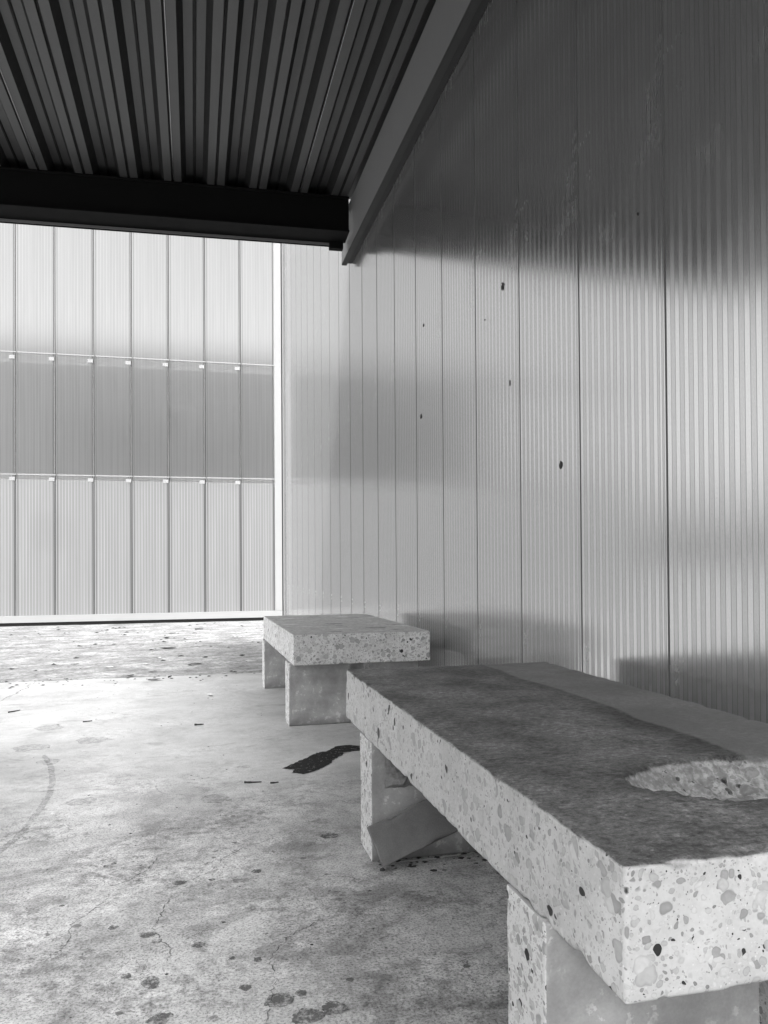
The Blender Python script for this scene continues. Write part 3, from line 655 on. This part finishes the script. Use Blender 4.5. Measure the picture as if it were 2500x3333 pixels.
LV = [(-0.254, 9.547, 0.09, 0.05, 0.35, 0.4, "small dark leaf near the gate, farthest of the row of three litter leaves"),
      (-0.297, 8.959, 0.11, 0.06, 0.5, 1.2, "curled ring-like dark leaf, middle of the row of three litter leaves"),
      (-0.252, 7.856, 0.16, 0.09, 0.25, 0.2, "largest dark leaf, lying on the rough yard in front of the curled ring-like one"),
      (-0.950, 6.784, 0.08, 0.035, 0.5, 0.5, "small upturned leaf on the left part of the rough yard"),
      (0.019, 6.514, 0.10, 0.05, 0.5, 0.1, "dark leaf on the rough yard closest to the far bench"),
      (-0.035, 6.48, 0.06, 0.04, 0.4, 2.0, "crumpled leaf scrap touching the dark leaf closest to the far bench"),
      (-0.306, 6.157, 0.07, 0.03, 0.2, 0.3, "thin dark leaf on the rough yard just short of the slab edge"),
      (-0.451, 5.960, 0.07, 0.035, 0.6, 0.9, "pointed upturned leaf at the slab edge"),
      (-0.277, 5.660, 0.10, 0.04, 0.5, -0.1, "curled leaf lying on the smooth slab just inside its edge")]
for x, y, L, W, cu, rz, lab in LV:
    o = link("dry_leaf", leaf_mesh(L, W, cu * 0.3, int(abs(x) * 1000)), M['leaf'], loc=(x, y, 0.001 if y < 5.85 else -0.005)); o.rotation_euler = (0, 0, rz); tag(o, lab, "leaf", "dry leaves scattered on the floor")
PS = [(-0.655, 6.502, 0.07, "pale paper scrap on the rough yard, left of the others"), (-0.39, 6.62, 0.05, "tiny pale scrap on the rough yard in the middle"), (-0.30, 7.02, 0.06, "tiny pale scrap on the rough yard in front of the largest leaf"), (0.09, 4.0 + 0.9, 0.06, "pale scrap on the smooth slab beside the far bench")]
for x, y, L, lab in PS:
    o = link("paper_scrap", leaf_mesh(L, L * 0.5, 0.2, int(y * 100)), M['leaf_pale'], loc=(x, y, 0.001 if y < 5.85 else -0.005)); o.rotation_euler = (0, 0, y); tag(o, lab, "scrap", "pale scraps scattered on the floor")
TW = [(0.207, 2.901, 0.062, 0.004, -0.25, "dark twig on the bright slab left of the wet patch"), (0.283, 2.875, 0.03, 0.004, 0.1, "short splinter between the dark twig and the near bench"), (0.022, 4.014, 0.045, 0.005, 0.1, "small dark stick on the slab left of the far bench"),
      (0.06, 10.035, 0.10, 0.009, -0.05, "thin stick lying on the yard close to the gate"), (-0.17, 5.79, 0.06, 0.006, 1.3, "upright-looking dark twig on the slab edge"), (-0.533, 4.256, 0.045, 0.004, 0.2, "lone small twig out on the open slab"), (-0.964, 4.663, 0.07, 0.004, 0.9, "thin twig by the long floor crack")]
for x, y, L, r_, rz, lab in TW:
    o = link("twig", twig_mesh(L, r_, int(y * 10)), M['twig'], loc=(x, y, 0.0005 if y < 5.85 else -0.006)); o.rotation_euler = (0, 0, rz); tag(o, lab, "twig", "twigs on the floor")

# crumbs, bark and leaf bits too many to count
rr = random.Random(77); vs = []; fs = []
def crumb(x, y, z, r_):
    n = rr.choice((4, 5, 6)); a0 = rr.random() * 6; b = len(vs)
    for j in range(n):
        a = a0 + j * math.tau / n; q = r_ * (0.6 + 0.7 * rr.random()); vs.append((x + q * 1.3 * math.cos(a), y + q * math.sin(a), z + r_ * 0.35 * rr.random()))
    vs.append((x, y, z + r_ * 0.55)); fs.extend([(b + j, b + (j + 1) % n, b + n) for j in range(n)])
for i in range(170):
    y = rr.uniform(5.9, 11.2); x = rr.uniform(-2.6, 1.1); crumb(x, y, -0.006, rr.choice((0.008, 0.010, 0.014, 0.022)))
for i in range(60): crumb(rr.uniform(-1.4, 0.5), rr.uniform(5.55, 5.95), 0.0, rr.choice((0.006, 0.009, 0.012)))
for i in range(150): crumb(rr.uniform(-1.2, 0.42), rr.uniform(1.3, 5.6), 0.0, rr.choice((0.0015, 0.002, 0.003, 0.004)))
for i in range(70): crumb(rr.uniform(0.46, 0.95), rr.gauss(2.02, 0.03), 0.0, rr.choice((0.003, 0.005, 0.008)))
lt = link("litter", mesh("litter", vs, fs), M['leaf']); lt['kind'] = 'stuff'; lt['label'] = "fine dark crumbs and leaf bits strewn over slab and yard"; lt['category'] = "litter"
